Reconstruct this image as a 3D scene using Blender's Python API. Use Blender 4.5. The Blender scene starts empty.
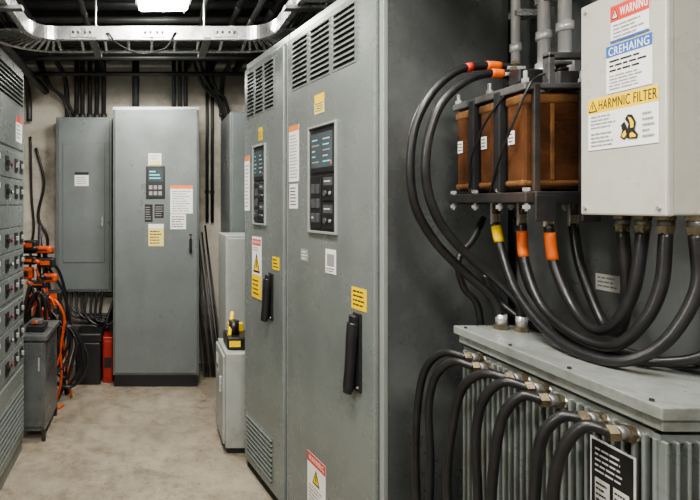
import bpy, bmesh, math, random
from mathutils import Vector, Matrix
random.seed(4)
SC=bpy.context.scene
COL=SC.collection
try: SC.view_settings.look='AgX - Medium High Contrast'
except Exception: pass

# ------------------------------------------------------------------ materials
def mat(name,col,rough=.5,metal=0.0,var=.10,scale=6,bump=.05,dirt=None,damt=.5,dscale=2.5,emit=0,spec=.5,bscale=60,scuff=None,samt=.35):
    m=bpy.data.materials.new(name); m.use_nodes=True
    nt=m.node_tree; N=nt.nodes; L=nt.links
    b=N['Principled BSDF']
    tc=N.new('ShaderNodeTexCoord')
    n=N.new('ShaderNodeTexNoise'); n.inputs['Scale'].default_value=scale; n.inputs['Detail'].default_value=6
    L.new(tc.outputs['Object'],n.inputs['Vector'])
    r=N.new('ShaderNodeValToRGB')
    r.color_ramp.elements[0].position=.3; r.color_ramp.elements[1].position=.7
    r.color_ramp.elements[0].color=tuple(c*(1-var) for c in col)+(1,)
    r.color_ramp.elements[1].color=tuple(min(1,c*(1+var)) for c in col)+(1,)
    L.new(n.outputs['Fac'],r.inputs['Fac'])
    out=r.outputs['Color']
    b.inputs['Roughness'].default_value=rough; b.inputs['Metallic'].default_value=metal
    if dirt:
        n2=N.new('ShaderNodeTexNoise'); n2.inputs['Scale'].default_value=dscale; n2.inputs['Detail'].default_value=10; n2.inputs['Roughness'].default_value=.7
        L.new(tc.outputs['Object'],n2.inputs['Vector'])
        r2=N.new('ShaderNodeValToRGB'); r2.color_ramp.elements[0].position=.48; r2.color_ramp.elements[1].position=.72
        r2.color_ramp.elements[0].color=(0,0,0,1); r2.color_ramp.elements[1].color=(damt,damt,damt,1)
        L.new(n2.outputs['Fac'],r2.inputs['Fac'])
        mx=N.new('ShaderNodeMixRGB'); mx.inputs['Color2'].default_value=tuple(dirt)+(1,)
        L.new(r2.outputs['Color'],mx.inputs['Fac']); L.new(out,mx.inputs['Color1']); out=mx.outputs['Color']
        mr=N.new('ShaderNodeMapRange'); mr.inputs['From Min'].default_value=.35; mr.inputs['From Max'].default_value=.65
        mr.inputs['To Min'].default_value=max(.05,rough-.12); mr.inputs['To Max'].default_value=rough+.12
        L.new(n2.outputs['Fac'],mr.inputs['Value']); L.new(mr.outputs['Result'],b.inputs['Roughness'])
    if scuff:
        mp=N.new('ShaderNodeMapping'); mp.inputs['Scale'].default_value=(14,14,3.2)
        L.new(tc.outputs['Object'],mp.inputs['Vector'])
        n4=N.new('ShaderNodeTexNoise'); n4.inputs['Scale'].default_value=1.6; n4.inputs['Detail'].default_value=12; n4.inputs['Roughness'].default_value=.8
        L.new(mp.outputs['Vector'],n4.inputs['Vector'])
        r4=N.new('ShaderNodeValToRGB'); r4.color_ramp.elements[0].position=.58; r4.color_ramp.elements[1].position=.68
        r4.color_ramp.elements[0].color=(0,0,0,1); r4.color_ramp.elements[1].color=(samt,samt,samt,1)
        L.new(n4.outputs['Fac'],r4.inputs['Fac'])
        mx=N.new('ShaderNodeMixRGB'); mx.inputs['Color2'].default_value=tuple(scuff)+(1,)
        L.new(r4.outputs['Color'],mx.inputs['Fac']); L.new(out,mx.inputs['Color1']); out=mx.outputs['Color']
    L.new(out,b.inputs['Base Color'])
    b.inputs['Specular IOR Level'].default_value=spec
    if bump:
        n3=N.new('ShaderNodeTexNoise'); n3.inputs['Scale'].default_value=bscale; n3.inputs['Detail'].default_value=4
        L.new(tc.outputs['Object'],n3.inputs['Vector'])
        bp=N.new('ShaderNodeBump'); bp.inputs['Strength'].default_value=bump; bp.inputs['Distance'].default_value=.01
        L.new(n3.outputs['Fac'],bp.inputs['Height']); L.new(bp.outputs['Normal'],b.inputs['Normal'])
    if emit:
        b.inputs['Emission Color'].default_value=tuple(col)+(1,); b.inputs['Emission Strength'].default_value=emit
    return m

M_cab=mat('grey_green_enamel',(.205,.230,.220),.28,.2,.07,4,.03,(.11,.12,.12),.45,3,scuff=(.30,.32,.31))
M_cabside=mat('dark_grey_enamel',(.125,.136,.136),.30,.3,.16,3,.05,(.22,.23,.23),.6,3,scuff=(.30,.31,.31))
M_far=mat('slate_enamel',(.165,.188,.188),.36,.15,.07,4,.03,(.09,.10,.10),.45,3,scuff=(.24,.26,.26))
M_trim=mat('cabinet_trim',(.34,.365,.355),.33,.3,.05,5,.02)
M_light=mat('light_grey_enamel',(.34,.36,.345),.42,.05,.08,5,.03,(.20,.19,.16),.7,5,scuff=(.22,.21,.18))
M_box=mat('pale_enclosure',(.47,.465,.42),.34,.05,.05,5,.03,(.31,.30,.26),.6,5,scuff=(.34,.33,.29))
M_trafo=mat('transformer_paint',(.28,.305,.29),.34,.2,.14,8,.05,(.10,.085,.065),.9,6,scuff=(.15,.13,.10),samt=.8)
M_fin=mat('fin_paint',(.20,.225,.215),.36,.2,.15,8,.05,(.11,.095,.075),.7,7)
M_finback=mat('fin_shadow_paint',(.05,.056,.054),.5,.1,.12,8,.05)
M_black=mat('black_plastic',(.017,.017,.019),.36,0,.2,10,.03)
M_key=mat('key_grey',(.075,.08,.085),.4,0,.2,10,0)
M_dark=mat('dark_recess',(.012,.013,.014),.7,0,.2,10,0)
M_rub=mat('cable_rubber',(.016,.016,.017),.36,0,.3,20,.08)
M_steel=mat('galvanised_steel',(.56,.57,.57),.28,.6,.20,14,.05,(.26,.26,.25),.6,9)
M_chrome=mat('bright_conduit_steel',(.78,.79,.80),.25,.35,.05,14,.02)
M_tray=mat('tray_steel',(.54,.55,.55),.26,.65,.20,12,.05,(.18,.17,.15),.7,7)
M_dsteel=mat('dark_steel',(.055,.055,.057),.40,.5,.25,12,.06,(.15,.08,.04),.45,12)
M_gsteel=mat('grey_bracket_steel',(.18,.185,.19),.36,.5,.25,12,.06,(.12,.08,.05),.6,12)
M_pipe=mat('sooty_pipe',(.045,.047,.048),.42,.3,.3,8,.05)
M_brass=mat('brass_nut',(.30,.255,.175),.30,.85,.3,18,.04,(.12,.095,.06),.6,14)
M_white=mat('label_white',(.78,.78,.75),.5,0,.03,20,0)
M_yel=mat('label_yellow',(.86,.58,.012),.5,0,.05,20,0)
M_pyel=mat('label_pale_yellow',(.76,.64,.20),.5,0,.05,20,0)
M_red=mat('label_red',(.62,.05,.03),.5,0,.05,20,0)
M_org=mat('label_orange',(.75,.22,.06),.5,0,.05,20,0)
M_blue=mat('label_blue',(.03,.12,.42),.5,0,.05,20,0)
M_ink=mat('ink_black',(.015,.015,.015),.6,0,.05,20,0)
M_grey=mat('ink_grey',(.28,.28,.28),.6,0,.05,20,0)
M_lgrey=mat('ink_light_grey',(.55,.55,.53),.6,0,.05,20,0)
M_screen=mat('screen_glass',(.07,.09,.10),.12,0,.2,10,0)
M_teal=mat('lit_segments',(.15,.50,.52),.4,0,.05,20,0,emit=.5)
M_led=mat('red_led',(.8,.05,.03),.4,0,.05,20,0,emit=.7)
M_orange=mat('orange_rubber',(.50,.075,.015),.42,0,.2,15,.04,(.13,.035,.015),.7,14)
M_otape=mat('orange_tape',(.74,.15,.025),.45,0,.12,15,.04)
M_redp=mat('red_plastic',(.30,.025,.018),.4,0,.1,10,.04)
M_lamp=mat('lamp_glow',(1,.96,.88),.5,0,0,5,0,emit=40)
M_porc=mat('insulator',(.05,.035,.028),.2,0,.1,10,0)

def copper():
    m=mat('varnished_coil',(.098,.041,.018),.18,.15,.45,14,.05,(.030,.013,.007),.95,9)
    nt=m.node_tree;N=nt.nodes;L=nt.links;b=N['Principled BSDF']
    tc=N.new('ShaderNodeTexCoord'); w=N.new('ShaderNodeTexNoise'); w.inputs['Scale'].default_value=1.0; w.inputs['Detail'].default_value=4
    mp=N.new('ShaderNodeMapping'); mp.inputs['Scale'].default_value=(7,7,95)
    L.new(tc.outputs['Object'],mp.inputs['Vector']); L.new(mp.outputs['Vector'],w.inputs['Vector'])
    bp=N.new('ShaderNodeBump'); bp.inputs['Strength'].default_value=.5; bp.inputs['Distance'].default_value=.004
    L.new(w.outputs['Fac'],bp.inputs['Height']); L.new(bp.outputs['Normal'],b.inputs['Normal'])
    return m
M_coil=copper()
M_tape=mat('amber_tape',(.175,.088,.036),.26,.05,.35,16,.05,(.05,.025,.012),.9,10)

def floor_mat():
    m=mat('stained_concrete',(.315,.280,.220),.5,0,.14,1.4,.15,(.15,.125,.095),.7,1.5,bscale=18)
    nt=m.node_tree;N=nt.nodes;L=nt.links;b=N['Principled BSDF']
    src=b.inputs['Base Color'].links[0].from_socket
    tc=N.new('ShaderNodeTexCoord')
    def noise(sc,d,rg):
        n=N.new('ShaderNodeTexNoise'); n.inputs['Scale'].default_value=sc; n.inputs['Detail'].default_value=d; n.inputs['Roughness'].default_value=rg
        L.new(tc.outputs['Object'],n.inputs['Vector']); return n
    n=noise(9,15,.8)
    r=N.new('ShaderNodeValToRGB'); r.color_ramp.elements[0].position=.36; r.color_ramp.elements[0].color=(.45,.41,.36,1); r.color_ramp.elements[1].position=.55; r.color_ramp.elements[1].color=(1.0,1.0,.99,1)
    L.new(n.outputs['Fac'],r.inputs['Fac'])
    mx=N.new('ShaderNodeMixRGB'); mx.blend_type='MULTIPLY'; mx.inputs['Fac'].default_value=.75
    L.new(src,mx.inputs['Color1']); L.new(r.outputs['Color'],mx.inputs['Color2'])
    n5=noise(2.2,5,.55)
    r5=N.new('ShaderNodeValToRGB'); r5.color_ramp.elements[0].position=.52; r5.color_ramp.elements[0].color=(0,0,0,1); r5.color_ramp.elements[1].position=.70; r5.color_ramp.elements[1].color=(.35,.35,.35,1)
    L.new(n5.outputs['Fac'],r5.inputs['Fac'])
    mx2=N.new('ShaderNodeMixRGB'); mx2.inputs['Color2'].default_value=(.40,.365,.295,1)
    L.new(r5.outputs['Color'],mx2.inputs['Fac']); L.new(mx.outputs['Color'],mx2.inputs['Color1'])
    n6=noise(30,4,.6)
    r6=N.new('ShaderNodeValToRGB'); r6.color_ramp.elements[0].position=.64; r6.color_ramp.elements[0].color=(0,0,0,1); r6.color_ramp.elements[1].position=.68; r6.color_ramp.elements[1].color=(.7,.7,.7,1)
    L.new(n6.outputs['Fac'],r6.inputs['Fac'])
    mx3=N.new('ShaderNodeMixRGB'); mx3.inputs['Color2'].default_value=(.10,.085,.065,1)
    L.new(r6.outputs['Color'],mx3.inputs['Fac']); L.new(mx2.outputs['Color'],mx3.inputs['Color1']); L.new(mx3.outputs['Color'],b.inputs['Base Color'])
    r3=N.new('ShaderNodeMapRange'); r3.inputs['From Min'].default_value=.4; r3.inputs['From Max'].default_value=.62; r3.inputs['To Min'].default_value=.20; r3.inputs['To Max'].default_value=.48
    L.new(n5.outputs['Fac'],r3.inputs['Value']); L.new(r3.outputs['Result'],b.inputs['Roughness'])
    return m
M_floor=floor_mat()
M_wall=mat('aged_plaster',(.54,.51,.445),.8,0,.14,2.5,.35,(.21,.19,.155),.85,3.0,bscale=30,scuff=(.36,.335,.29))
M_wallr=mat('grey_painted_wall',(.19,.203,.203),.36,.2,.12,3,.06,(.11,.115,.115),.7,4,scuff=(.32,.33,.33))
M_ceil=mat('dark_ceiling',(.030,.030,.030),.8,0,.3,4,.2)

# ------------------------------------------------------------------ mesh builder
def catmull(pts,n=8,closed=False):
    P=[Vector(p) for p in pts]
    if len(P)<3: return P
    out=[]; m=len(P)
    rng=range(m if closed else m-1)
    for i in rng:
        if closed: a,b,c,d=P[(i-1)%m],P[i],P[(i+1)%m],P[(i+2)%m]
        else:
            b,c=P[i],P[i+1]; a=P[i-1] if i>0 else b*2-c; d=P[i+2] if i+2<m else c*2-b
        for k in range(n):
            t=k/n
            out.append(.5*((2*b)+(c-a)*t+(2*a-5*b+4*c-d)*t*t+(3*b-a-3*c+d)*t**3))
    if not closed: out.append(P[-1])
    return out

class B:
    def __init__(s): s.bm=bmesh.new(); s.mats=[]
    def mi(s,m):
        if m not in s.mats: s.mats.append(m)
        return s.mats.index(m)
    def raw(s,vs,fs,m,smooth=False):
        V=[s.bm.verts.new(v) for v in vs]; k=s.mi(m)
        for f in fs:
            try:
                F=s.bm.faces.new([V[i] for i in f]); F.material_index=k; F.smooth=smooth
            except ValueError: pass
        return V
    def box(s,x0,y0,z0,x1,y1,z1,m,bev=0,seg=2):
        vs=[(x0,y0,z0),(x1,y0,z0),(x1,y1,z0),(x0,y1,z0),(x0,y0,z1),(x1,y0,z1),(x1,y1,z1),(x0,y1,z1)]
        fs=[(0,3,2,1),(4,5,6,7),(0,1,5,4),(1,2,6,5),(2,3,7,6),(3,0,4,7)]
        if not bev: s.raw(vs,fs,m); return s
        t=bmesh.new(); V=[t.verts.new(v) for v in vs]
        for f in fs: t.faces.new([V[i] for i in f])
        bmesh.ops.recalc_face_normals(t,faces=t.faces)
        bmesh.ops.bevel(t,geom=list(t.edges),offset=bev,segments=seg,profile=.5,affect='EDGES')
        k=s.mi(m)
        for f in t.faces: f.material_index=k
        me=bpy.data.meshes.new('t'); t.to_mesh(me); t.free(); s.bm.from_mesh(me); bpy.data.meshes.remove(me)
        return s
    def cyl(s,p0,p1,r,m,seg=16,r2=None):
        p0=Vector(p0);p1=Vector(p1); r2=r if r2 is None else r2
        d=(p1-p0).normalized(); a=d.orthogonal().normalized(); b=d.cross(a)
        vs=[]
        for p,rr in((p0,r),(p1,r2)):
            for i in range(seg):
                t=2*math.pi*i/seg; vs.append(p+(a*math.cos(t)+b*math.sin(t))*rr)
        V=s.raw(vs,[(i,(i+1)%seg,seg+(i+1)%seg,seg+i) for i in range(seg)],m,seg>8)
        k=s.mi(m)
        for c in(V[:seg][::-1],V[seg:]):
            F=s.bm.faces.new(c); F.material_index=k
        return s
    def tube(s,pts,r,m,seg=10,n=8,closed=False,interp=True,flat=1.0):
        P=catmull(pts,n,closed) if interp else [Vector(p) for p in pts]
        L=len(P); vs=[]; prev=None
        if isinstance(r,(list,tuple)):
            m_=len(r)-1; R=[]
            for i in range(L):
                f=i/(L-1)*m_; k=min(int(f),m_-1); R.append(r[k]+(r[k+1]-r[k])*(f-k))
        else: R=[r]*L
        for i,p in enumerate(P):
            if closed: d=(P[(i+1)%L]-P[i-1]).normalized()
            else: d=(P[min(i+1,L-1)]-P[max(i-1,0)]).normalized()
            if prev is None: a=d.orthogonal().normalized()
            else:
                a=prev-d*prev.dot(d)
                a=a.normalized() if a.length>1e-6 else d.orthogonal().normalized()
            prev=a; b=d.cross(a)
            for j in range(seg):
                t=2*math.pi*j/seg; vs.append(p+(a*math.cos(t)+b*math.sin(t)*flat)*R[i])
        fs=[]
        for i in range(L if closed else L-1):
            i2=(i+1)%L
            for j in range(seg): fs.append((i*seg+j,i*seg+(j+1)%seg,i2*seg+(j+1)%seg,i2*seg+j))
        V=s.raw(vs,fs,m,True)
        if not closed:
            k=s.mi(m)
            for c in(V[:seg][::-1],V[-seg:]):
                F=s.bm.faces.new(c); F.material_index=k
        return s
    def quad(s,x0,z0,x1,z1,y,m):
        s.raw([(x0,y,z0),(x1,y,z0),(x1,y,z1),(x0,y,z1)],[(0,1,2,3)],m); return s
    def disc(s,cx,cz,rx,rz,y,m,n=20):
        s.raw([(cx+rx*math.cos(2*math.pi*i/n),y,cz+rz*math.sin(2*math.pi*i/n)) for i in range(n)],[tuple(range(n))],m); return s
    def text(s,t,x,z,w,h,y,m):
        cu=bpy.data.curves.new('t','FONT'); cu.body=t; cu.space_character=1.1; cu.offset=0
        ob=bpy.data.objects.new('t',cu); COL.objects.link(ob)
        dg=bpy.context.evaluated_depsgraph_get()
        me=bpy.data.meshes.new_from_object(ob.evaluated_get(dg))
        bpy.data.objects.remove(ob); bpy.data.curves.remove(cu)
        if len(me.vertices)==0: return s
        xs=[v.co.x for v in me.vertices]; ys=[v.co.y for v in me.vertices]
        ax,bx,ay,by=min(xs),max(xs),min(ys),max(ys)
        k=s.mi(m)
        base=[v.co.copy() for v in me.vertices]
        # struck twice with a hair offset for bold lettering
        for off in (0.0,.012*h/.15*1.0):
            for v,c in zip(me.vertices,base):
                v.co=(x+(c.x-ax)/(bx-ax+1e-9)*w+off*.35,y-off*.0005,z+(c.y-ay)/(by-ay+1e-9)*h)
            nf=len(s.bm.faces); s.bm.from_mesh(me); s.bm.faces.ensure_lookup_table()
            for f in s.bm.faces[nf:]: f.material_index=k
        bpy.data.meshes.remove(me); return s
    def done(s,name,parent=None,world=False,label=None,cat=None,group=None,kind=None):
        bmesh.ops.recalc_face_normals(s.bm,faces=s.bm.faces)
        if world and parent:
            s.bm.transform(parent.matrix_basis.inverted())
        me=bpy.data.meshes.new(name)
        if not parent and not kind:
            vs=[v.co for v in s.bm.verts]
            c=Vector(((min(v.x for v in vs)+max(v.x for v in vs))/2,(min(v.y for v in vs)+max(v.y for v in vs))/2,min(v.z for v in vs)))
            s.bm.transform(Matrix.Translation(-c))
        s.bm.to_mesh(me); s.bm.free()
        for m in s.mats: me.materials.append(m)
        o=bpy.data.objects.new(name,me); COL.objects.link(o)
        if parent: o.parent=parent
        elif not kind: o.location=c
        if label: o['label']=label
        if cat: o['category']=cat
        if group: o['group']=group
        if kind: o['kind']=kind
        return o

def thing(name,label,cat,loc=(0,0,0),rot=0,group=None):
    e=bpy.data.objects.new(name,None); e.empty_display_size=.1
    e.matrix_basis=Matrix.Translation(loc)@Matrix.Rotation(math.radians(rot),4,'Z')
    COL.objects.link(e); e['label']=label; e['category']=cat
    if group: e['group']=group
    return e

def label(parent,name,x0,z0,x1,z1,y,bg,items=(),desc=None):
    b=B(); w=x1-x0;h=z1-z0
    b.box(x0,y-.001,z0,x1,y,z1,bg)
    for n_,it in enumerate(items):
        yy=y-.0013-.0002*n_
        if it[0]=='r': _,fx,fz,fw,fh,m=it; b.quad(x0+fx*w,z0+fz*h,x0+(fx+fw)*w,z0+(fz+fh)*h,yy,m)
        elif it[0]=='t': _,t,fx,fz,fw,fh,m=it; b.text(t,x0+fx*w,z0+fz*h,fw*w,fh*h,yy,m)
        elif it[0]=='d': _,fx,fz,fw,fh,m=it; b.disc(x0+fx*w,z0+fz*h,fw*w,fh*h,yy,m)
        elif it[0]=='poly':
            _,pp,m=it; b.raw([(x0+px*w,yy,z0+pz*h) for px,pz in pp],[tuple(range(len(pp)))],m)
        elif it[0]=='tri':
            _,fx,fz,fw,fh,m=it
            a=(x0+fx*w,z0+fz*h);c=(x0+(fx+fw)*w,z0+fz*h);d=(x0+(fx+fw/2)*w,z0+(fz+fh)*h)
            b.raw([(a[0],yy,a[1]),(c[0],yy,c[1]),(d[0],yy,d[1])],[(0,1,2)],M_ink)
            cx=(a[0]+c[0]+d[0])/3; cz=(a[1]+c[1]+d[1])/3
            b.raw([(cx+(p[0]-cx)*.72,yy-.0002,cz+(p[1]-cz)*.72) for p in(a,c,d)],[(0,1,2)],m)
            b.quad(cx-.05*w*fw,cz-.1*h*fh,cx+.05*w*fw,cz+.3*h*fh,yy-.0004,M_ink)
        elif it[0]=='lines':
            _,fx,fz,fw,fh,n,m=it
            for i in range(n):
                zz=fz+fh*(i+.3)/n; xx=fx
                end=fx+fw*random.uniform(.7,1)
                while xx<end-.02:
                    ww=min(end-xx,fw*random.uniform(.1,.3))
                    b.quad(x0+xx*w,z0+zz*h,x0+(xx+ww)*w,z0+(zz+fh/n*.36)*h,yy,m)
                    xx+=ww+fw*.035
    return b.done(name,parent,label=desc)

def louvers(parent,x0,z0,x1,z1,n,y=-.02):
    b=B(); b.box(x0-.006,y-.002,z0-.006,x1+.006,y+.001,z1+.006,M_cab)
    p=(z1-z0)/n
    for i in range(n):
        z=z0+p*i
        b.quad(x0,z+.1*p,x1,z+.62*p,y-.0026,M_dark)
        b.raw([(x0,y-.003,z+.62*p),(x1,y-.003,z+.62*p),(x1,y-.009,z+.5*p),(x0,y-.009,z+.5*p),(x0,y-.003,z+.95*p),(x1,y-.003,z+.95*p)],
              [(0,1,2,3),(3,2,5,4),(0,3,4),(1,5,2)],M_cab)
    return b.done('louver_panel',parent)

def lever_handle(parent,x,z0,z1,y=-.02):
    h=z1-z0
    b=B(); b.box(x-.016,y-.010,z0,x+.026,y,z1,M_black,.004)
    b.box(x-.012,y-.030,z1-.30*h,x+.022,y-.008,z1-.02*h,M_black,.008,3)
    # one solid grip blending out of the hub
    b.tube([(x+.006,y-.022,z1-.12*h),(x+.005,y-.026,z1-.30*h),(x+.001,y-.026,z1-.50*h),(x-.005,y-.027,z1-.75*h),(x-.010,y-.029,z1-.95*h),(x-.014,y-.030,z1-1.03*h)],[.019,.0185,.0180,.0175,.0180,.0150],M_black,16,8)
    b.cyl((x+.016,y-.010,z0+.06*h),(x+.016,y-.014,z0+.06*h),.004,M_steel,10)
    return b.done('lever_handle',parent,label='black pistol-grip switch handle')

# ------------------------------------------------------------------ room shell
XR=1.25; YF=4.4; ZC=2.95; XL=-1.45; YB=-1.6
B().box(XL-.1,YB-.1,-.1,XR+.1,YF+.1,0,M_floor).done('floor',kind='structure')
B().box(XL-.1,YB-.1,ZC,XR+.1,YF+.1,ZC+.1,M_ceil).done('ceiling',kind='structure')
B().box(XL-.1,YF,0,XR+.1,YF+.1,ZC,M_wall).done('wall_back',kind='structure')
B().box(XL-.1,YB-.1,0,XL,YF,ZC,M_wall).done('wall_left',kind='structure')
B().box(XR,YB-.1,0,XR+.1,YF,ZC,M_wallr).done('wall_right',kind='structure')
B().box(XL-.1,YB-.1,0,XR+.1,YB,ZC,M_wall).done('wall_front',kind='structure')

# ------------------------------------------------------------------ aisle cabinets
ang=math.degrees(math.atan2(-.981,.196))
U=Vector((.196,-.981,0))
def control_module(p,x0,z0,x1,z1,y=-.02):
    b=B()
    for q in((x0-.008,z0-.010,x0,z1+.010),(x1,z0-.010,x1+.008,z1+.010),(x0,z0-.010,x1,z0),(x0,z1,x1,z1+.010)):
        b.box(q[0],y-.012,q[1],q[2],y,q[3],M_trim,.002)
    b.box(x0,y-.003,z0,x1,y,z1,M_black)
    b.done('control_bezel',p,label='black control module in pale metal bezel')
    w=x1-x0;h=z1-z0
    def unit(n,fx,fz,fw,fh):
        X0=x0+fx*w;Z0=z0+fz*h;X1=X0+fw*w;Z1=Z0+fh*h
        b=B(); b.box(X0,y-.008,Z0,X1,y-.003,Z1,M_black,.0015,1)
        yy=y-.0084; ww=X1-X0;hh=Z1-Z0
        if n=='display_screen':
            b.quad(X0+.05*ww,Z0+.12*hh,X0+.95*ww,Z0+.93*hh,yy,M_screen)
            for c in(.10,.56):
                for i in range(5):
                    zz=Z0+(.24+.13*i)*hh; b.quad(X0+c*ww,zz,X0+(c+random.uniform(.12,.32))*ww,zz+.03*hh,yy-.0004,(M_grey,M_teal,M_lgrey)[(i+int(c*3))%3])
            b.quad(X0+.88*ww,Z0+.18*hh,X0+.92*ww,Z0+.23*hh,yy-.0004,M_led)
        elif n=='keypad':
            for r in range(3):
                for c in range(2):
                    b.box(X0+(.12+.42*c)*ww,y-.010,Z0+(.10+.28*r)*hh,X0+(.46+.42*c)*ww,y-.008,Z0+(.28+.28*r)*hh,M_key,.0008,1)
            b.quad(X0+.2*ww,Z0+.18*hh,X0+.35*ww,Z0+.21*hh,y-.0104,M_lgrey)
        else:
            b.quad(X0+.10*ww,Z0+.60*hh,X0+.90*ww,Z0+.92*hh,yy,M_key)
            b.quad(X0+.18*ww,Z0+.74*hh,X0+.7*ww,Z0+.79*hh,yy-.0004,M_lgrey)
            b.cyl((X0+.3*ww,y-.008,Z0+.3*hh),(X0+.3*ww,y-.014,Z0+.3*hh),.13*ww,M_key,16)
            b.cyl((X0+.7*ww,y-.008,Z0+.3*hh),(X0+.7*ww,y-.012,Z0+.3*hh),.08*ww,M_grey,14)
        b.done(n,p)
    unit('display_screen',.04,.56,.92,.41)
    unit('keypad',.04,.03,.44,.50); unit('selector_module',.52,.29,.44,.24); unit('selector_module',.52,.03,.44,.24)

def aisle_cab(u0,w,lbl):
    o=Vector((.524,2.7,0))+U*u0
    t=thing('control_cabinet',lbl,'electrical cabinet',o,ang)
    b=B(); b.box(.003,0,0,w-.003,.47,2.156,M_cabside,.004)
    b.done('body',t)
    b=B(); b.box(.002,-.003,2.125,w-.002,.02,2.158,M_trim,.003); b.box(.002,-.003,0,.012,.01,2.13,M_trim); b.box(w-.022,-.006,0,w-.001,.012,2.13,M_trim,.003); b.box(.012,-.003,0,w-.02,.01,.06,M_dark)
    b.done('frame_trim',t)
    b=B(); b.box(.014,-.02,.05,w-.026,0,2.12,M_cab,.005)
    b.done('door',t)
    return t
D1=aisle_cab(0,.493,'grey steel control cabinet with louvers and yellow warning sticker')
D2=aisle_cab(.495,.64,'grey steel control cabinet with large control module beside cable-fed transformer')
Y=-.0205
for a,c in((.06,.14),(.165,.25),(.275,.37)): louvers(D1,a,1.86,c,2.09,12)
louvers(D1,.05,.09,.36,.30,9)
control_module(D1,.150,1.31,.285,1.69)
label(D1,'warning_sticker',.20,1.72,.245,1.785,Y,M_yel,[('lines',.1,.1,.8,.6,4,M_ink)],'small yellow sticker')
label(D1,'instruction_label',.02,1.37,.085,1.66,Y,M_white,[('r',0,.90,1,.10,M_org),('lines',.12,.05,.76,.80,12,M_grey)],'white label with orange header')
label(D1,'warning_label',.12,.93,.235,1.24,Y,M_white,[('r',.06,.86,.88,.10,M_red),('t','WARNING',.12,.885,.76,.055,M_white),('lines',.12,.76,.76,.08,2,M_grey),('tri',.14,.42,.72,.32,M_yel),('r',0,0,1,.38,M_yel),('lines',.1,.04,.8,.28,4,M_ink)],'white and yellow warning label')
label(D1,'caution_sticker',.36,1.10,.43,1.16,Y,M_yel,[('lines',.1,.1,.8,.8,3,M_ink)],'small yellow sticker')
lever_handle(D1,.345,.86,1.08)
for a,c in((.065,.185),(.215,.350),(.380,.510)): louvers(D2,a,1.895,c,2.10,10)
control_module(D2,.215,1.30,.400,1.70)
label(D2,'caution_sticker',.245,1.755,.315,1.83,Y,M_pyel,[('r',0,.6,1,.4,M_yel),('lines',.1,.08,.8,.5,4,M_ink)],'small yellow sticker')
label(D2,'instruction_label',.030,1.50,.118,1.74,Y,M_white,[('r',0,.9,1,.1,M_org),('lines',.1,.05,.8,.80,14,M_grey)],'white label with orange header')
label(D2,'notice_label',.034,1.385,.108,1.49,Y,M_white,[('lines',.1,.1,.8,.80,6,M_ink)])
label(D2,'rating_label',.135,1.17,.195,1.22,Y,M_grey,[('lines',.1,.1,.8,.80,3,M_white)])
label(D2,'rating_label',.325,1.145,.395,1.235,Y,M_white,[('r',.15,.3,.7,.5,M_grey),('lines',.1,.05,.8,.2,2,M_ink)])
label(D2,'caution_sticker',.492,1.045,.575,1.120,Y,M_yel,[('lines',.1,.12,.8,.80,4,M_ink)],'small yellow sticker')
lever_handle(D2,.525,.77,1.035)
label(D2,'warning_label',.19,.19,.325,.41,Y,M_white,[('r',0,.82,1,.18,M_red),('t','WARNING',.08,.86,.84,.1,M_white),('tri',.3,.5,.4,.28,M_yel),('lines',.1,.05,.8,.4,6,M_grey)],'white warning label with red header')

# ------------------------------------------------------------------ far cabinet
F=thing('distribution_cabinet','tall slate-grey steel cabinet with black plinth and small display','electrical cabinet',(-.285,3.846,0))
B().box(0,0,.09,.662,.5,2.154,M_far,.006).done('body',F)
B().box(.01,.01,0,.652,.49,.09,M_black).done('plinth',F,label='black plinth')
B().box(.014,-.018,.11,.648,0,2.135,M_far,.005).box(.0,-.004,2.13,.662,.0,2.154,M_trim).done('door',F)
Y=-.0185
b=B(); b.box(.255,Y-.008,1.45,.40,Y,1.70,M_black,.004); b.quad(.272,1.58,.383,1.68,Y-.0086,M_screen)
for i in range(3): b.quad(.28,1.60+.025*i,.28+random.uniform(.04,.09),1.61+.025*i,Y-.009,M_teal)
for i in range(3):
    for j in range(2): b.quad(.277+.036*i,1.475+.045*j,.303+.036*i,1.505+.045*j,Y-.0088,M_grey)
b.done('control_display',F)
label(F,'notice_label',.272,1.705,.372,1.795,Y,M_white,[('r',.1,0,.8,.35,M_pyel),('lines',.1,.4,.8,.5,4,M_grey)])
label(F,'instruction_label',.440,1.335,.612,1.55,Y,M_white,[('r',0,.88,1,.12,M_org),('lines',.08,.05,.84,.78,9,M_grey)],'white label with orange header')
label(F,'notice_label',.440,1.215,.56,1.33,Y,M_white,[('lines',.08,.1,.84,.8,5,M_ink)])
label(F,'rating_label',.245,1.27,.305,1.405,Y,M_ink,[('lines',.1,.1,.8,.8,6,M_grey)])
label(F,'rating_label',.32,1.30,.39,1.405,Y,M_ink,[('lines',.1,.1,.8,.8,5,M_grey)])
label(F,'caution_sticker',.272,1.085,.39,1.255,Y,M_pyel,[('r',0,.8,1,.2,M_white),('lines',.1,.08,.8,.65,5,M_ink)],'yellow paper sticker')
b=B(); b.box(.585,Y-.012,1.03,.605,Y,1.18,M_black,.004); b.cyl((.595,Y-.012,1.15),(.595,Y-.03,1.15),.012,M_steel); b.box(.588,Y-.034,1.06,.602,Y-.022,1.16,M_black,.003); b.done('door_handle',F)

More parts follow.
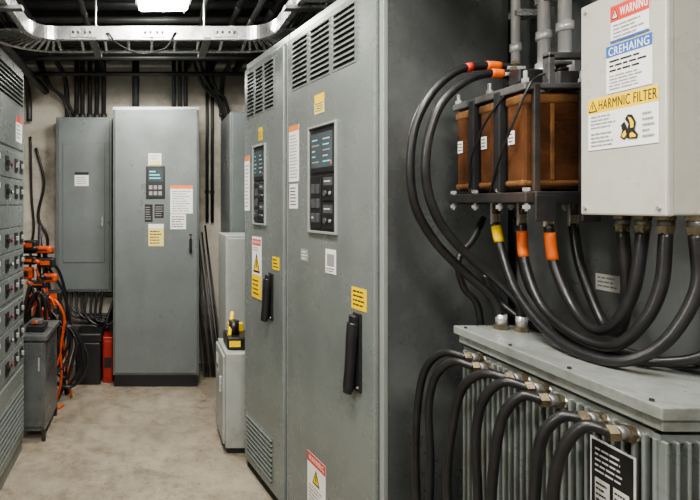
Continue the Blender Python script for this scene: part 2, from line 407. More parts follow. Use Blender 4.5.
W=thing('breaker_panel','flat slate-grey breaker panel mounted on plaster wall','electrical panel',(-.79,4.2,.669))
B().box(0,0,0,.472,.2,1.47,M_far,.006).done('body',W)
B().box(.02,-.012,.02,.452,0,1.45,M_far,.004).box(.06,-.018,.25,.41,-.010,1.25,M_far,.003).done('door',W)
label(W,'notice_label',.16,.89,.277,1.005,-.0182,M_white,[('r',0,.8,1,.2,M_ink),('lines',.1,.1,.8,.6,4,M_grey)])
B().box(.385,-.03,.55,.4,-.018,.63,M_steel,.003).done('latch',W)
for i,x in enumerate((-.635,-.585,-.52,-.46,-.40)):
    b=B(); b.cyl((x,4.33,2.139),(x,4.33,ZC),.02,M_pipe,12); b.cyl((x,4.33,2.139),(x,4.33,2.19),.028,M_pipe,12)
    b.done('conduit',label='dark vertical conduit entering top of breaker panel',cat='conduit',group='conduits above breaker panel')
for i,x in enumerate((-.12,.20,.25,.30)):
    r=.03 if i==0 else .017
    b=B(); b.cyl((x,4.2,2.154),(x,4.2,ZC),r,M_pipe,14); b.cyl((x,4.2,2.154),(x,4.2,2.2),r*1.4,M_pipe,14)
    b.done('conduit',label='dark vertical conduit entering top of tall cabinet',cat='conduit',group='conduits above tall cabinet')

# ------------------------------------------------------------------ left switchgear
def breaker_unit(t,x0,z0,w,h):
    b=B(); b.box(x0,-.017,z0,x0+w,-.004,z0+h,M_cab,.003); b.done('breaker_cover',t)
    for f in(.44,.72,.90):
        b=B(); cx=x0+w*f
        b.box(cx-.026,-.022,z0+h*.25,cx+.026,-.017,z0+h*.78,M_black,.002)
        b.box(cx-.009,-.034,z0+h*.42,cx+.009,-.020,z0+h*.62,M_grey if f>.6 else M_black,.003)
        b.done('breaker_switch',t,label='small black breaker switch')
    b=B(); b.cyl((x0+w*.58,-.017,z0+h*.5),(x0+w*.58,-.023,z0+h*.5),.010,M_black,18); b.cyl((x0+w*.58,-.023,z0+h*.5),(x0+w*.58,-.027,z0+h*.5),.007,M_red if int(z0*10)%2 else M_lgrey,14)
    b.done('indicator_lamp',t)
    b=B(); b.quad(x0+w*.06,z0+h*.6,x0+w*.26,z0+h*.8,-.0176,M_white); b.done('name_tag',t)
def switchgear(y0,w,lbl):
    t=thing('switchgear_cabinet',lbl,'electrical cabinet',(-.731,y0,0),90)
    B().box(0,0,0,w,.6,2.17,M_far,.005).done('body',t)
    B().box(.01,-.012,.08,w-.01,0,2.15,M_cab,.004).done('front_frame',t)
    b=B(); b.box(.03,-.018,1.70,w-.03,-.01,2.12,M_cab,.004); b.done('upper_door',t)
    louvers(t,.10,1.94,w-.06,2.10,7,-.018)
    for z in (1.54,1.40): breaker_unit(t,.03,z,w-.06,.136)
    b=B(); b.box(.03,-.017,1.284,w-.03,-.004,1.396,M_cab,.003); b.done('blank_cover',t)
    for z in (1.160,1.036,.912): breaker_unit(t,.03,z,w-.06,.120)
    for z in (.77,.645,.52): breaker_unit(t,.03,z,w-.06,.120)
    b=B(); b.box(.03,-.018,.10,w-.03,-.01,.50,M_cab,.004); b.done('lower_door',t)
    louvers(t,.06,.14,w-.06,.40,9,-.018)
    label(t,'warning_label',w-.20,1.74,w-.08,1.88,-.0185,M_white,[('r',0,.75,1,.25,M_red),('lines',.1,.1,.8,.6,4,M_grey)],'white label with red header')
    return t
switchgear(2.20,.657,'grey switchgear cabinet with rows of breakers and indicator lamps')
switchgear(1.53,.66,'grey switchgear cabinet with rows of breakers and indicator lamps')

# ------------------------------------------------------------------ transformer
T=thing('transformer','finned grey-green dry transformer with nameplate and side cable glands','transformer',(.98,1.11,0))
ya,yb=.825,1.393; zl=1.065
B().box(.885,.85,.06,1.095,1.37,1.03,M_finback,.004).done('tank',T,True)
b=B(); b.box(.845,ya,1.043,1.11,yb,zl,M_trafo,.002); b.box(.852,ya+.006,1.022,1.10,yb-.014,1.044,M_trafo,.002)
for i in range(4):
    for x in(.858,1.098): b.cyl((x,ya+.03+i*.168,zl),(x,ya+.03+i*.168,zl+.004),.004,M_dsteel,6)
b.done('lid',T,True)
def aisle_label(parent,name,Xp,yfar,ynear,z0,z1,bg,items,desc=None):
    o=label(None,name,0,z0,yfar-ynear,z1,0,bg,items,desc)
    Mw=Matrix.Translation((Xp,yfar,0))@Matrix.Rotation(math.radians(-90),4,'Z')
    o.data.transform(Matrix.Translation(o.location)); o.location=(0,0,0)
    o.data.transform(parent.matrix_basis.inverted()@Mw); o.parent=parent
    return o
n=28
b=B()
for i in range(n):
    y=.846+i*(1.360-.846)/(n-1); b.box(.852,y-.0032,.12,.888,y+.0032,1.005,M_fin,.002,2)
b.box(.860,.846,1.000,.888,1.37,1.014,M_fin); b.box(.856,.846,.11,.888,1.37,.13,M_fin)
for i in range(13):
    x=.860+i*.019; b.box(x-.0032,.830,.12,x+.0032,.852,1.005,M_fin,.002,1)
b.box(.856,.838,1.000,1.095,.852,1.014,M_fin)
b.done('cooling_fins',T,True)
b=B(); b.box(.87,.86,0,1.10,.92,.06,M_dsteel,.004); b.box(.87,1.30,0,1.10,1.36,.06,M_dsteel,.004); b.done('base_rail',T,True)
aisle_label(T,'nameplate',.848,.962,.872,.822,.958,M_lgrey,[('r',.04,.03,.92,.94,M_ink),('lines',.12,.52,.76,.38,5,M_lgrey),('r',.12,.1,.34,.36,M_lgrey),('r',.54,.1,.34,.36,M_lgrey),('lines',.57,.13,.28,.3,4,M_ink),('lines',.15,.13,.28,.3,4,M_ink)],'black and white rating nameplate')
gY=[1.290,1.258,1.140,1.080,1.040,.945,.887]
gZ=[1.000,.985,.998,.998,.988,.990,.990]
for y,z in zip(gY,gZ):
    b=B(); b.cyl((.885,y,z),(.850,y,z+.004),.012,M_steel,16); b.cyl((.852,y,z+.003),(.842,y,z+.006),.0165,M_brass,6); b.cyl((.842,y,z+.006),(.826,y,z+.006),.0125,M_gsteel,16); b.cyl((.828,y+.002,z+.006),(.814,y+.006,z+.004),.0155,M_brass,6)
    b.done('cable_gland',T,True,label='brass and steel cable gland')
eY=[1.405,1.362,1.245,1.165,1.095,.985,.938]
for i,(y,z,e) in enumerate(zip(gY,gZ,eY)):
    b=B(); d=e-y; X=.755+.004*(i%2); j=.006*math.sin(i*2.3)
    b.tube([(.82,y+.002,z+.006),(.79,y+d*.45,z+.004+j*.5),(.766,y+d*.8,z-.045),(X,e,z-.14),(X-.004+j,e+.008*(-1)**i,.7),(X,e+j,.4),(X+.004,e+.01,.14),(X-.02,e+.01,.03),(X-.02,e+.02,.0105)],.0100,M_rub,12)
    b.done('power_cable',label='thick black cable dropping from transformer gland to floor',cat='cable',group='cables on transformer side')
for p in((.948,1.350),(.985,1.325)):
    b=B(); x,y=p; b.cyl((x,y,1.064),(x,y,1.078),.018,M_brass,6); b.cyl((x,y,1.078),(x,y,1.105),.014,M_steel,16); b.done('top_gland',T,True)

# ------------------------------------------------------------------ filter enclosure
E=thing('filter_enclosure','pale grey wall-mounted filter box with warning stickers','electrical box',(.98,1.132,1.38),-90)
w=.186
B().box(0,.012,0,w,.22,.465,M_box,.004).done('body',E)
B().box(-.002,-.004,-.002,w+.002,.012,.467,M_box,.004).done('cover',E)
for z in(.05,.36):
    B().box(.02,.22,z,w-.02,.27,z+.05,M_steel).done('mounting_bracket',E)
for x in(.012,w-.012):
    for z in(.014,.45): B().cyl((x,-.004,z),(x,-.008,z),.004,M_steel,8).done('cover_screw',E)
Y=-.0045
label(E,'warning_label',.074,.362,.156,.438,Y,M_white,[('r',0,.56,1,.44,M_red),('t','WARNING',.26,.66,.70,.24,M_white),('tri',.04,.63,.18,.30,M_white),('lines',.08,.08,.84,.42,4,M_grey),('r',0,.0,1,.05,M_blue)],'white sticker with red warning header')
label(E,'notice_label',.064,.256,.162,.356,Y,M_white,[('r',0,.76,1,.24,M_blue),('t','CREHAING',.06,.79,.88,.17,M_white),('lines',.08,.42,.84,.30,3,M_ink),('lines',.08,.05,.84,.34,5,M_grey)],'white sticker with blue header')
sym=[('poly',[(.50,.18),(.56,.12),(.61,.20),(.60,.34),(.56,.46),(.51,.40),(.53,.30)],M_ink),
     ('poly',[(.52,.20),(.555,.155),(.59,.21),(.575,.30),(.55,.27)],M_yel),
     ('poly',[(.60,.14),(.73,.12),(.75,.19),(.70,.28),(.72,.42),(.67,.56),(.61,.58),(.57,.50),(.62,.40),(.60,.28)],M_ink),
     ('poly',[(.64,.155),(.715,.15),(.72,.185),(.67,.25),(.635,.22)],M_yel),('poly',[(.65,.32),(.69,.33),(.695,.42),(.655,.51),(.615,.53),(.645,.42)],M_yel)]
label(E,'filter_label',.020,.140,.174,.252,Y,M_white,[('r',0,.72,1,.28,M_yel),('t','HARMNIC FILTER',.17,.765,.81,.19,M_ink),('tri',.012,.745,.14,.23,M_yel),('lines',.05,.40,.38,.28,4,M_grey),('lines',.05,.05,.38,.30,4,M_grey),('lines',.80,.1,.16,.5,5,M_grey)]+sym,'sticker with yellow header and hazard symbol')
glands=[(1.03,1.09),(1.03,1.045),(1.035,1.003),(1.05,.962)]
for x,y in glands:
    b=B(); b.cyl((x,y,1.384),(x,y,1.370),.0165,M_brass,6); b.cyl((x,y,1.372),(x,y,1.356),.013,M_gsteel,16); b.cyl((x,y,1.358),(x,y,1.342),.0150,M_brass,6,.0125)
    b.done('cable_gland',E,True,label='brass cable gland')

# ------------------------------------------------------------------ reactor
R=thing('line_reactor','three brown varnished coils in black steel frame bolted to wall','electrical reactor',(1.05,1.38,1.36))
for i,y in enumerate((1.250,1.356,1.462)):
    b=B()
    b.box(.930,y,1.440,1.115,y+.058,1.684,M_coil,.012,3)
    b.done('coil',R,True)
    b=B(); b.box(.9275,y-.0025,1.652,1.1175,y+.0605,1.680,M_tape,.009,3); b.box(.9275,y-.0025,1.446,1.1175,y+.0605,1.464,M_tape,.008,3)
    b.box(1.000,y-.003,1.462,1.010,y+.01,1.654,M_tape,.002)
    b.done('coil_tape',R,True)
    aisle_label(R,'coil_tag',.9292,y+.046,y+.024,1.555,1.59,M_white,[('lines',.1,.1,.8,.8,3,M_ink)])
for y in (1.308,1.414): B().box(.922,y+.012,1.434,1.11,y+.036,1.70,M_dark,.003).done('core_gap_shade',R,True)  # near-black core boards, painting shade into the gaps between coils
b=B()
b.box(.945,1.225,1.402,1.25,1.245,1.434,M_dsteel,.003); b.box(.945,1.52,1.402,1.25,1.54,1.434,M_dsteel,.003)
b.box(.920,1.225,1.405,.942,1.54,1.432,M_dsteel,.003); b.box(1.09,1.225,1.405,1.12,1.54,1.432,M_dsteel,.003)
b.done('steel_frame',R,True)
b=B(); b.box(.925,1.235,1.686,.950,1.53,1.706,M_gsteel,.003); b.box(1.065,1.235,1.688,1.09,1.53,1.706,M_dsteel,.003); b.box(.945,1.24,1.69,1.08,1.262,1.704,M_gsteel,.003); b.box(.945,1.36,1.69,1.08,1.385,1.704,M_gsteel,.003); b.box(1.08,1.25,1.69,1.25,1.275,1.712,M_dsteel,.003); b.box(1.08,1.49,1.69,1.25,1.515,1.712,M_dsteel,.003)
b.box(.99,1.24,1.70,1.005,1.262,1.775,M_gsteel,.002); b.box(.99,1.24,1.765,1.14,1.262,1.78,M_gsteel,.002); b.box(1.125,1.24,1.70,1.14,1.262,1.775,M_gsteel,.002)
b.done('top_clamp',R,True)
# near-face clamp straps on the coil stack
for x in(.958,1.075): 
    B().box(x-.008,1.236,1.425,x+.008,1.2465,1.70,M_dsteel,.002).done('clamp_strap',R,True)
for x0,x1 in((.940,.990),(1.055,1.10)): B().box(x0,1.218,1.36,x1,1.226,1.425,M_dsteel,.002).done('terminal_plate',R,True)
B().box(.96,1.30,1.706,1.03,1.34,1.755,M_dsteel,.004).done('terminal_block',R,True)
B().box(1.04,1.27,1.706,1.10,1.33,1.742,M_gsteel,.004).done('terminal_block',R,True)
for x in(.930,1.105):
    for y in(1.235,1.33,1.43,1.530):
        b=B(); b.cyl((x,y,1.385),(x,y,1.440),.0045,M_steel,8); b.cyl((x,y,1.390),(x,y,1.400),.009,M_steel,6); b.cyl((x,y,1.434),(x,y,1.443),.009,M_steel,6); b.done('clamp_bolt',R,True,label='bright steel clamp bolt')
for x in(.937,1.078):
    for y in(1.248,1.38,1.518):
        b=B(); b.cyl((x,y,1.70),(x,y,1.735),.005,M_steel,8); b.cyl((x,y,1.706),(x,y,1.716),.009,M_steel,6); b.done('clamp_bolt',R,True,label='bright steel clamp bolt')
for x,y in((.98,1.42),(1.004,1.35),(1.02,1.28),(1.10,1.30)):
    b=B(); b.cyl((x,y,1.44),(x,y,1.375),.011,M_porc,14); b.cyl((x,y,1.376),(x,y,1.350),.010,M_brass,6); b.box(x-.012,y-.004,1.345,x+.012,y+.004,1.41,M_steel,.001)
    b.done('terminal',R,True,label='brass terminal lug')
for x,y,z in((1.02,1.395,1.78),(.985,1.355,1.752),(1.06,1.29,1.765)):
    b=B(); b.cyl((x,y,1.69),(x,y,z+.012),.011,M_porc,14); b.cyl((x,y,1.725),(x,y,1.732),.018,M_porc,14); b.cyl((x,y,1.745),(x,y,1.752),.016,M_porc,14); b.box(x-.03,y-.013,z-.005,x+.02,y+.013,z+.005,M_steel,.002); b.cyl((x,y,z),(x,y,z+.022),.008,M_brass,6)
    b.done('terminal',R,True,label='dark insulator with lug')
for k,pts in enumerate(([(.98,1.30,1.73),(.935,1.30,1.70),(.910,1.36,1.62),(.912,1.42,1.53),(.922,1.44,1.45)],[(1.0,1.26,1.735),(.94,1.235,1.70),(.912,1.26,1.60),(.915,1.32,1.50),(.925,1.36,1.43)])):
    B().tube(pts,.003,M_rub,8).done('sense_wire',R,True)

for i,(x,y,r) in enumerate(((1.17,1.60,.013),(1.17,1.485,.016),(1.17,1.41,.016))):
    zb=1.80
    b=B(); b.cyl((x,y,zb),(x,y,ZC),r,M_chrome,20); b.cyl((x,y,zb-.03),(x,y,zb+.02),r*1.4,M_chrome,20); b.cyl((x,y,zb+.09),(x,y,zb+.115),r*1.3,M_chrome,20); b.cyl((x,y,zb-.06),(x,y,zb-.03),r*1.2,M_steel,18); b.cyl((x,y,zb-.10),(x,y,zb-.06),r*.9,M_rub,14)
    b.box(x-.01,y-r*1.5,2.0,XR,y+r*1.5,2.02,M_steel)
    b.done('conduit',label='vertical galvanised conduit with threaded coupling above reactor',cat='conduit',group='steel conduits above reactor')

def cable(pts,r,lbl,group=None,tapes=(),m=M_rub):
    o=B().tube(pts,r,m,14,10).done('power_cable',label=lbl,cat='cable',group=group)
    P=catmull(pts,10)
    for a,c,mt in tapes:
        seg=P[a:c+1]
        B().tube([p-o.location for p in seg],r*1.1,mt,14,1,interp=False).done('tape_band',o,label='coloured phase tape')
    return o
g='cables from reactor top'
cable([(1.015,1.395,1.782),(.94,1.40,1.790),(.86,1.40,1.775),(.79,1.40,1.715),(.742,1.40,1.62),(.728,1.40,1.50),(.745,1.40,1.39),(.80,1.40,1.295),(.87,1.385,1.215),(.93,1.36,1.15),(.948,1.35,1.09)],.0118,'thick black cable arcing from reactor top to transformer',g,[(5,10,M_otape),(15,17,M_red)])
cable([(.98,1.355,1.753),(.92,1.36,1.757),(.855,1.36,1.735),(.79,1.36,1.672),(.755,1.36,1.57),(.752,1.36,1.46),(.785,1.36,1.36),(.85,1.355,1.275),(.93,1.34,1.20),(.98,1.33,1.14),(.985,1.325,1.09)],.0118,'thick black cable arcing from reactor top to transformer',g,[(4,9,M_otape)])
cable([(1.0,1.50,1.36),(.95,1.47,1.30),(.90,1.46,1.24),(.91,1.45,1.16),(.94,1.43,1.10),(.95,1.43,.9),(.95,1.43,.5),(.95,1.43,.010)],.009,'black cable hanging behind transformer end','cables from reactor top')
g='looped cables under filter box'
cable([(.98,1.42,1.35),(.985,1.40,1.27),(.965,1.32,1.175),(.945,1.20,1.105),(.935,1.09,1.078),(.955,1.01,1.084),(1.0,.97,1.135),(1.045,.955,1.24),(1.05,.962,1.345)],.0112,'black looped cable with yellow phase tape',g,[(1,7,M_yel)])
cable([(1.004,1.35,1.35),(1.00,1.335,1.25),(.985,1.26,1.150),(.970,1.15,1.105),(.978,1.06,1.100),(1.0,1.015,1.16),(1.022,1.0,1.24),(1.035,1.003,1.345)],.0112,'black looped cable with orange phase tape',g,[(2,9,M_otape)])
cable([(1.02,1.28,1.35),(1.025,1.268,1.25),(1.020,1.21,1.160),(1.0,1.13,1.120),(1.0,1.08,1.14),(1.015,1.05,1.22),(1.03,1.045,1.345)],.0112,'black looped cable with orange phase tape',g,[(2,9,M_otape)])
cable([(1.10,1.30,1.35),(1.095,1.27,1.24),(1.078,1.19,1.12),(1.045,1.115,1.12),(1.035,1.085,1.21),(1.03,1.09,1.345)],.0112,'plain black looped cable',g)
cable([(.96,1.44,1.20),(1.0,1.42,1.12),(1.02,1.33,1.077),(1.03,1.22,1.077),(1.05,1.10,1.077),(1.08,.98,1.077),(1.14,.88,1.10),(1.2,.7,1.2),(1.238,.5,1.25)],.0095,'black cable running across transformer lid',g)
cable([(1.06,1.45,1.36),(1.05,1.42,1.27),(1.03,1.36,1.18),(1.01,1.27,1.125),(.99,1.19,1.085),(.99,1.10,1.077),(1.02,1.02,1.080),(1.08,.96,1.12),(1.12,.95,1.24),(1.12,.97,1.385)],.0100,'black looped cable behind taped cables',g)

WT=thing('wall_tag','small white printed tag fixed to grey wall','sign',(1.249,1.40,1.16))
aisle_label(WT,'tag_plate',1.2485,1.400,1.322,1.165,1.210,M_white,[('lines',.08,.14,.84,.76,3,M_grey)])

# ------------------------------------------------------------------ aisle far-right items
S=thing('utility_cabinet','small light grey cabinet standing beyond control cabinets','cabinet',(.425,3.14,0),-90)
B().box(0,0,.03,.33,.20,.565,M_light,.006).done('body',S)
B().box(.012,-.014,.05,.318,0,.548,M_light,.004).done('door',S)
B().box(.265,-.03,.33,.28,-.014,.42,M_steel,.003).done('handle',S)
B().box(.01,.01,0,.32,.19,.03,M_dark).done('plinth',S)
label(S,'notice_label',.06,.40,.14,.50,-.0145,M_white,[('r',.1,.1,.8,.3,M_ink)])
b=B(); b.box(.445,2.87,.565,.575,3.05,.64,M_black,.01); b.box(.455,2.868,.585,.52,2.87,.62,M_yel); b.cyl((.495,2.95,.64),(.495,2.95,.72),.03,M_black,16); b.box(.47,3.0,.64,.56,3.04,.69,M_yel,.004); b.cyl((.46,2.90,.64),(.50,3.03,.75),.012,M_yel,10)
b.done('tool_case',label='black tool case with yellow trim on small cabinet',cat='tool case')
G=thing('equipment_cabinet','waist-high grey equipment cabinet behind small cabinet','cabinet',(.50,3.30,0))
B().box(0,0,0,.4,.35,1.20,M_light,.006).done('body',G); B().box(.015,-.012,.06,.385,0,1.18,M_light,.004).done('door',G)
G=thing('riser_duct','tall dark grey steel riser duct standing against wall','duct',(.60,3.75,0))
B().box(0,0,0,.42,.5,2.10,M_far,.006).done('body',G); B().box(.015,-.01,.05,.405,0,2.08,M_far,.004).done('cover',G)
for i in range(10):
    x=.40+.018*i; tx=.372+.014*i
    hh=.98+.06*((i*3)%5)
    b=B(); b.cyl((x+.04,4.06,.0),(tx,4.386,hh),.008,M_dsteel if i%3 else M_gsteel,10)
    b.done('steel_rod',label='thin steel rod leaning against plaster wall',cat='rod',group='rods leaning on wall')
for x in(.50,.545):
    B().cyl((x,4.38,1.25),(x,4.38,ZC),.014,M_pipe,12).box(x-.02,4.38,1.5,x+.02,4.4,1.53,M_pipe).done('conduit',label='dark vertical conduit on plaster wall',cat='conduit',group='wall conduits')

# ------------------------------------------------------------------ left corner items
K=thing('tool_bench','small dark steel bench cupboard beside switchgear','workbench',(-.80,2.95,0))
b=B(); b.box(-.005,-.01,.60,.195,.40,.63,M_cabside,.004); b.done('top',K)
b=B(); b.box(.01,.01,.06,.18,.39,.60,M_cabside,.004); b.done('body',K)
b=B(); b.box(.018,-.002,.09,.172,.01,.585,M_cabside,.003); b.box(.14,-.014,.42,.15,-.002,.50,M_steel,.002); b.done('door',K)
for x in(.01,.16):
    for y in(.01,.37): B().box(x,y,0,x+.02,y+.02,.07,M_dsteel).done('leg',K)
b=B(); b.box(-.75,3.02,.63,-.64,3.14,.67,M_black,.006); b.box(-.73,3.05,.67,-.66,3.11,.70,M_gsteel,.005); b.cyl((-.70,3.03,.69),(-.66,3.2,.645),.010,M_orange,10)
b.done('hand_tool',label='black and grey hand tool lying on bench top',cat='tool')
b=B(); b.box(-.583,3.89,0,-.385,4.15,.33,M_black,.012); b.box(-.59,3.885,.33,-.378,4.155,.40,M_black,.012); b.tube([(-.55,3.95,.40),(-.54,3.95,.44),(-.43,3.95,.44),(-.42,3.95,.40)],.01,M_black,8)
b.done('storage_crate',label='black plastic storage crate with lid on floor',cat='crate')
b=B(); b.box(-.374,3.94,0,-.292,4.12,.36,M_redp,.008); b.box(-.366,3.935,.03,-.30,3.945,.33,M_redp,.004); b.box(-.36,3.932,.12,-.305,3.936,.20,M_black)
b.done('red_case',label='flat red plastic case beside tall cabinet plinth',cat='case')
H=thing('cable_stand','black floor stand holding coiled orange cables','cable stand',(-.80,3.62,0))
b=B(); b.cyl((-.86,3.75,0),(-.80,3.62,1.25),.012,M_black,10); b.cyl((-.62,3.70,0),(-.80,3.62,1.25),.012,M_black,10); b.cyl((-.76,3.46,0),(-.80,3.62,1.25),.012,M_black,10); b.box(-.92,3.59,1.05,-.70,3.64,1.09,M_black,.005)
b.done('tripod',H,True)
for q,mm in (((-.90,3.52,1.08,-.80,3.60,1.15),M_black),((-.81,3.50,1.06,-.69,3.58,1.11),M_orange),((-.90,3.50,.98,-.80,3.58,1.04),M_black),((-.79,3.49,.96,-.67,3.57,1.03),M_black),((-.90,3.49,.88,-.82,3.56,.96),M_orange),((-.84,3.48,.82,-.72,3.55,.87),M_black),((-.75,3.48,.86,-.65,3.54,.92),M_orange),((-.82,3.46,.70,-.70,3.53,.79),M_black),((-.74,3.45,.64,-.64,3.52,.70),M_black),((-.80,3.44,.54,-.68,3.52,.63),M_black),((-.72,3.50,.72,-.62,3.56,.80),M_black),((-.72,3.48,.44,-.62,3.55,.54),M_black)):
    b=B(); b.box(*q,mm,.014); b.cyl((q[0]+.02,q[1],(q[2]+q[5])/2),(q[0]-.01,q[1]-.02,(q[2]+q[5])/2+.02),.016,M_black if mm is M_orange else M_orange,12)
    b.box(q[0]+.02,q[1]-.006,q[2]+.02,q[3]-.03,q[1],q[5]-.02,M_orange if mm is M_black else M_black,.003)
    b.done('plug_connector',H,True,label='orange and black power connector')
def loop(cx,cy,cz,rx,rz,ph=0,tilt=.0,n=10):
    return [(cx+rx*math.cos(2*math.pi*i/n+ph)+random.uniform(-.016,.016),cy+tilt*math.sin(2*math.pi*i/n)+random.uniform(-.012,.012),cz+rz*math.sin(2*math.pi*i/n+ph)*(1+random.uniform(-.18,.18))) for i in range(n)]
for i in range(4):
    B().tube(loop(-.80+.035*i,3.43+.02*i,.64-.05*i,.06+.012*i,.17+.02*i,i),.008,M_orange,8,closed=True,flat=1.4).done('cable_coil',H,True,label='orange rubber cable loop')
for i in range(10):
    B().tube(loop(-.80+.022*i,3.39+.022*i,.66-.04*i,.055+.01*i,.18+.02*(i%3),i*2,tilt=.03),.011,M_rub,8,closed=True,flat=1.3).done('cable_coil',H,True,label='black rubber cable loop')
for k,pts in enumerate(([(-.78,3.5,.62),(-.73,3.48,.45),(-.70,3.45,.25),(-.69,3.42,.08),(-.64,3.42,.012),(-.60,3.47,.012)],[(-.80,3.52,.95),(-.70,3.48,.70),(-.64,3.5,.45),(-.62,3.5,.2),(-.66,3.5,.03),(-.72,3.45,.012)],[(-.74,3.52,.85),(-.66,3.5,.62),(-.60,3.55,.35),(-.58,3.6,.1),(-.57,3.62,.012)])):
    cable(pts,.009,'orange rubber cable trailing down to concrete floor','orange cables by stand',m=M_orange)
for k,pts in enumerate(([(-.72,3.56,.95),(-.62,3.62,.75),(-.58,3.66,.45),(-.62,3.62,.12),(-.66,3.6,.012)],[(-.76,3.56,1.05),(-.66,3.66,.9),(-.62,3.74,.6),(-.66,3.70,.2),(-.60,3.68,.012)])):
    cable(pts,.011,'black rubber cable trailing down to concrete floor','black cables by stand')
for k in range(9):
    x0=-.76+.045*k
    y=4.26-.012*k
    dz=random.uniform(-.07,.05)
    cable([(x0,y+.04,.675),(x0+.01+random.uniform(-.04,.04),y,.56-.015*k),(x0+.10,y-.02,.47-.010*k+dz),(-.36,y-.03,.42-.01*k+.04*(k%3)),(-.30,y+.05,.44+.02*k),(-.24,4.385,.45+.02*k)],.012,'black cable sagging below breaker panel','cables below breaker panel')
cable([(-1.0,4.386,1.9),(-.93,4.386,1.6),(-.98,4.386,1.3),(-.9,4.386,1.1),(-.93,4.386,.8),(-.95,4.386,.013)],.013,'black cable draped on plaster wall','wall cables')
cable([(-1.05,4.388,2.0),(-1.04,4.388,1.5),(-1.02,4.388,1.2),(-1.05,4.388,.9),(-1.05,4.388,.011)],.011,'black cable draped on plaster wall','wall cables')

# ------------------------------------------------------------------ overhead
def rail(path,z0,z1,side,m,name,parent):
    b=B(); n=len(path); vs=[]
    for i,p in enumerate(path):
        d=(path[min(i+1,n-1)]-path[max(i-1,0)]).normalized(); nn=Vector((-d.y,d.x,0))
        prof=[(0,z0),(.03,z0),(.03,z0+.006),(.006,z0+.006),(.006,z1-.006),(.03,z1-.006),(.03,z1),(0,z1)]
        for o,z in prof: vs.append((p.x+nn.x*o*side,p.y+nn.y*o*side,z))
    fs=[]
    for i in range(n-1):
        for j in range(8): fs.append((i*8+j,i*8+(j+1)%8,(i+1)*8+(j+1)%8,(i+1)*8+j))
    fs.append(tuple(range(8))); fs.append(tuple(range((n-1)*8+7,(n-1)*8-1,-1)))
    b.raw(vs,fs,m)
    return b.done(name,parent,True)
def upath(x0,x1,yf,r,y0):
    P=[Vector((x0,y0+ (yf-r-y0)*i/6,0)) for i in range(7)]
    for i in range(1,13):
        a=math.pi-math.pi/2*i/12; P.append(Vector((x0+r+r*math.cos(a),yf-r+r*math.sin(a),0)))
    for i in range(1,9): P.append(Vector((x0+r+(x1-x0-2*r)*i/8,yf,0)))
    for i in range(1,13):
        a=math.pi/2-math.pi/2*i/12; P.append(Vector((x1-r+r*math.cos(a),yf-r+r*math.sin(a),0)))
    for i in range(1,7): P.append(Vector((x1,yf-r-(yf-r-y0)*i/6,0)))
    return P
TR=thing('cable_tray','galvanised ladder cable tray curving around overhead','cable tray',(0,2.6,2.27))
zt0,zt1=2.275,2.345
pi_=upath(-.62,.64,2.64,.13,.4); po=upath(-.86,.88,2.88,.35,.4)
rail(pi_,zt0,zt1,1,M_tray,'side_rail',TR); rail(po,zt0,zt1,-1,M_tray,'side_rail',TR)
for i in range(2,len(pi_)-2,1):
    a=pi_[i];c=po[i]; B().cyl((a.x,a.y,2.285),(c.x,c.y,2.285),.009,M_tray,8).done('rung',TR,True)
for x in(-.36,.02,.40):
    b=B(); b.box(x-.06,2.634,zt0+.010,x+.06,2.640,zt1-.010,M_steel,.002)
    for dx in(-.045,-.018,.018,.045): b.cyl((x+dx,2.636,(zt0+zt1)/2),(x+dx,2.626,(zt0+zt1)/2),.007,M_dsteel,6)
    b.done('splice_plate',TR,True,label='bolted splice plate')
for x in(-.72,-.3,.3,.75):
    y=2.76 if abs(x)<.5 else 2.2
    b=B(); b.cyl((x,y,2.26),(x,y,ZC),.005,M_steel,8)
    if abs(x)<.5: b.box(x-.02,2.60,2.258,x+.02,2.92,2.274,M_gsteel)
    else: b.box(x-.16,y-.02,2.258,x+.16,y+.02,2.274,M_gsteel)
    b.done('hanger_rod',TR,True)
B().tube([(-.25,2.72,2.30),(-.22,2.62,2.30),(-.17,2.60,2.24),(-.05,2.61,2.19),(.08,2.61,2.22),(.13,2.62,2.30),(.16,2.72,2.31)],.005,M_rub,8).done('tie_wire',TR,True,label='thin dark wire sagging under tray')
for i in range(5):
    o=.05+.04*i
    P=upath(-.62-o,.64+o,2.64+o,.13+o*.8,.5)
    B().tube([(p.x,p.y,2.308+.003*(i%2)) for p in P[::2]],.013,M_rub,8,3).done('tray_cable',TR,True,label='black cable lying along overhead cable tray')
for i,(y,z,r) in enumerate(((4.30,2.68,.04),(4.05,2.60,.03),(3.9,2.76,.05),(3.7,2.68,.025),(3.5,2.80,.035),(3.30,2.62,.022),(4.12,2.48,.018),(3.8,2.56,.045),(3.6,2.46,.016),(3.95,2.44,.014),(3.45,2.52,.03),(3.15,2.72,.03))):
    B().cyl((XL,y,z),(XR,y,z),r,M_pipe,12).done('ceiling_pipe',label='dark pipe running across ceiling',cat='pipe',group='ceiling pipes')
for i,(x,z,r) in enumerate(((-1.2,2.55,.04),(-1.05,2.48,.025),(-.92,2.40,.03),(-.72,2.52,.022),(.75,2.58,.03),(.86,2.50,.025),(.98,2.54,.04),(.62,2.52,.02),(.54,2.60,.022),(-.40,2.56,.02),(.34,2.62,.018))):
    b=B(); b.cyl((x,YB,z),(x,3.0,z),r,M_pipe,12); b.tube([(x,3.0,z),(x,4.0,z-.02),(x,4.25,z-.06),(x,4.34,z-.2),(x,4.35,z-.35)] if i in(1,3,5,7) else [(x,3.0,z),(x,3.7,z),(x,YF,z)],r,M_pipe,12)
    b.done('ceiling_pipe',label='dark pipe running along ceiling over cabinets',cat='pipe',group='ceiling pipes')
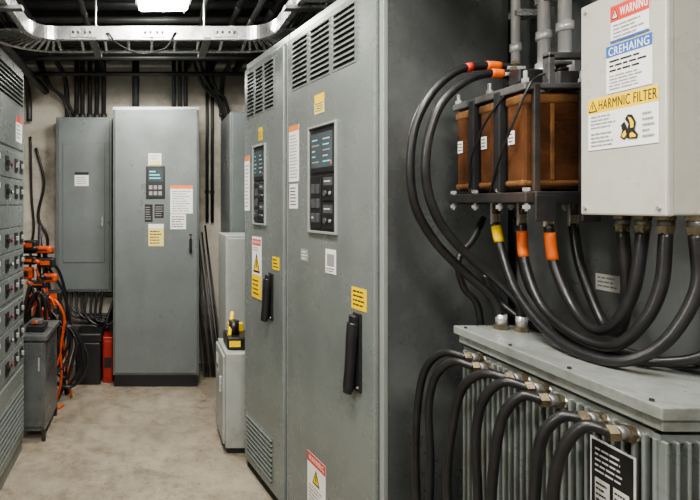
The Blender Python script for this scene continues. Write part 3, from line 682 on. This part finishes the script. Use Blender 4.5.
for k,(x0,dx) in enumerate(((-1.0,.35),(-.95,.26),(.42,.28),(.36,.30),(.30,.34))):
    y=4.386-.03*(k%2)
    cable([(x0,4.1+.03*k,ZC-.01),(x0+dx*.1,4.15,2.7),(x0+dx*.4,4.2,2.42),(x0+dx*.8,4.28,2.30),(x0+dx,y-.01,2.12),(x0+dx,y,1.9)],.014,'dark flexible conduit looping from ceiling to wall','flexible conduits',m=M_pipe)

LP=thing('ceiling_lamp','lit white ceiling lamp with metal housing','lamp',(.08,3.0,2.60))
B().box(-.09,2.92,2.63,.25,3.08,2.66,M_tray,.006).cyl((.0,3,2.66),(.0,3,ZC),.006,M_steel,8).cyl((.16,3,2.66),(.16,3,ZC),.006,M_steel,8).done('housing',LP,True)
B().box(-.07,2.93,2.582,.23,3.07,2.63,M_lamp,.022,4).done('diffuser',LP,True,label='glowing white glass diffuser')
for x in(-.05,.08,.21):
    b=B(); b.tube([(x,2.925,2.632),(x,2.922,2.60),(x,2.935,2.576),(x,3.0,2.574),(x,3.065,2.576),(x,3.078,2.60),(x,3.075,2.632)],.0035,M_steel,8); b.done('guard_wire',LP,True)
def area(loc,rot,sx,sy,p,c=(1,.955,.885)):
    l=bpy.data.lights.new('lamp_light','AREA'); l.shape='RECTANGLE'; l.size=sx; l.size_y=sy; l.energy=p; l.color=c
    o=bpy.data.objects.new('lamp_light',l); o.location=loc; o.rotation_euler=rot; COL.objects.link(o); return o
def fill_fixture(x0,y0,x1,y1):
    f=thing('ceiling_lamp','unseen ceiling lamp added as fill light','lamp',((x0+x1)/2,(y0+y1)/2,ZC-.06))
    B().box(x0,y0,ZC-.05,x1,y1,ZC,M_tray,.005).done('housing',f,True)
fill_fixture(-.15,.5,.15,1.7); fill_fixture(-.3,-1.0,.5,-.7); fill_fixture(.2,.1,.8,.3)  # out-of-view housings added to go with the fill lights
f=thing('wall_fill_lamp','unseen wall lamp added to lift the shaded right wall','lamp',(XL+.03,.6,2.1))
B().box(XL,.25,2.05,XL+.05,.95,2.3,M_tray,.005).done('housing',f,True)  # housing added around the unseen side fill light
area((0,1.1,ZC-.06),(0,0,0),.28,1.1,66)  # overhead light added out of view as front fill
area((.1,-.85,ZC-.07),(math.radians(45),0,math.radians(-10)),.9,.35,98)  # fill added behind the camera for the front faces
area((.5,.2,ZC-.07),(math.radians(25),0,math.radians(-25)),.55,.18,28)  # fill added to brighten the right side
q=area((XL+.07,.6,2.17),(0,0,0),.6,.2,32)  # fill added to lift the shaded wall tag and fins
q.rotation_euler=(Vector((1.25,1.35,1.1))-q.location).to_track_quat('-Z','Z').to_euler()
area((.08,3.0,2.565),(0,0,0),.3,.12,30)
area((-.1,3.75,2.35),(math.radians(0),0,0),.5,.2,9)
wd=bpy.data.worlds.new('world'); SC.world=wd; wd.use_nodes=True
wd.node_tree.nodes['Background'].inputs[0].default_value=(.5,.5,.5,1); wd.node_tree.nodes['Background'].inputs[1].default_value=.3

cd=bpy.data.cameras.new('camera'); cd.sensor_width=36; cd.lens=500*36/700; cd.shift_x=200/700; cd.shift_y=-45/700; cd.clip_start=.02
co=bpy.data.objects.new('camera',cd); co.location=(0,0,1.4); co.rotation_euler=(math.radians(90),0,0); COL.objects.link(co)
SC.camera=co
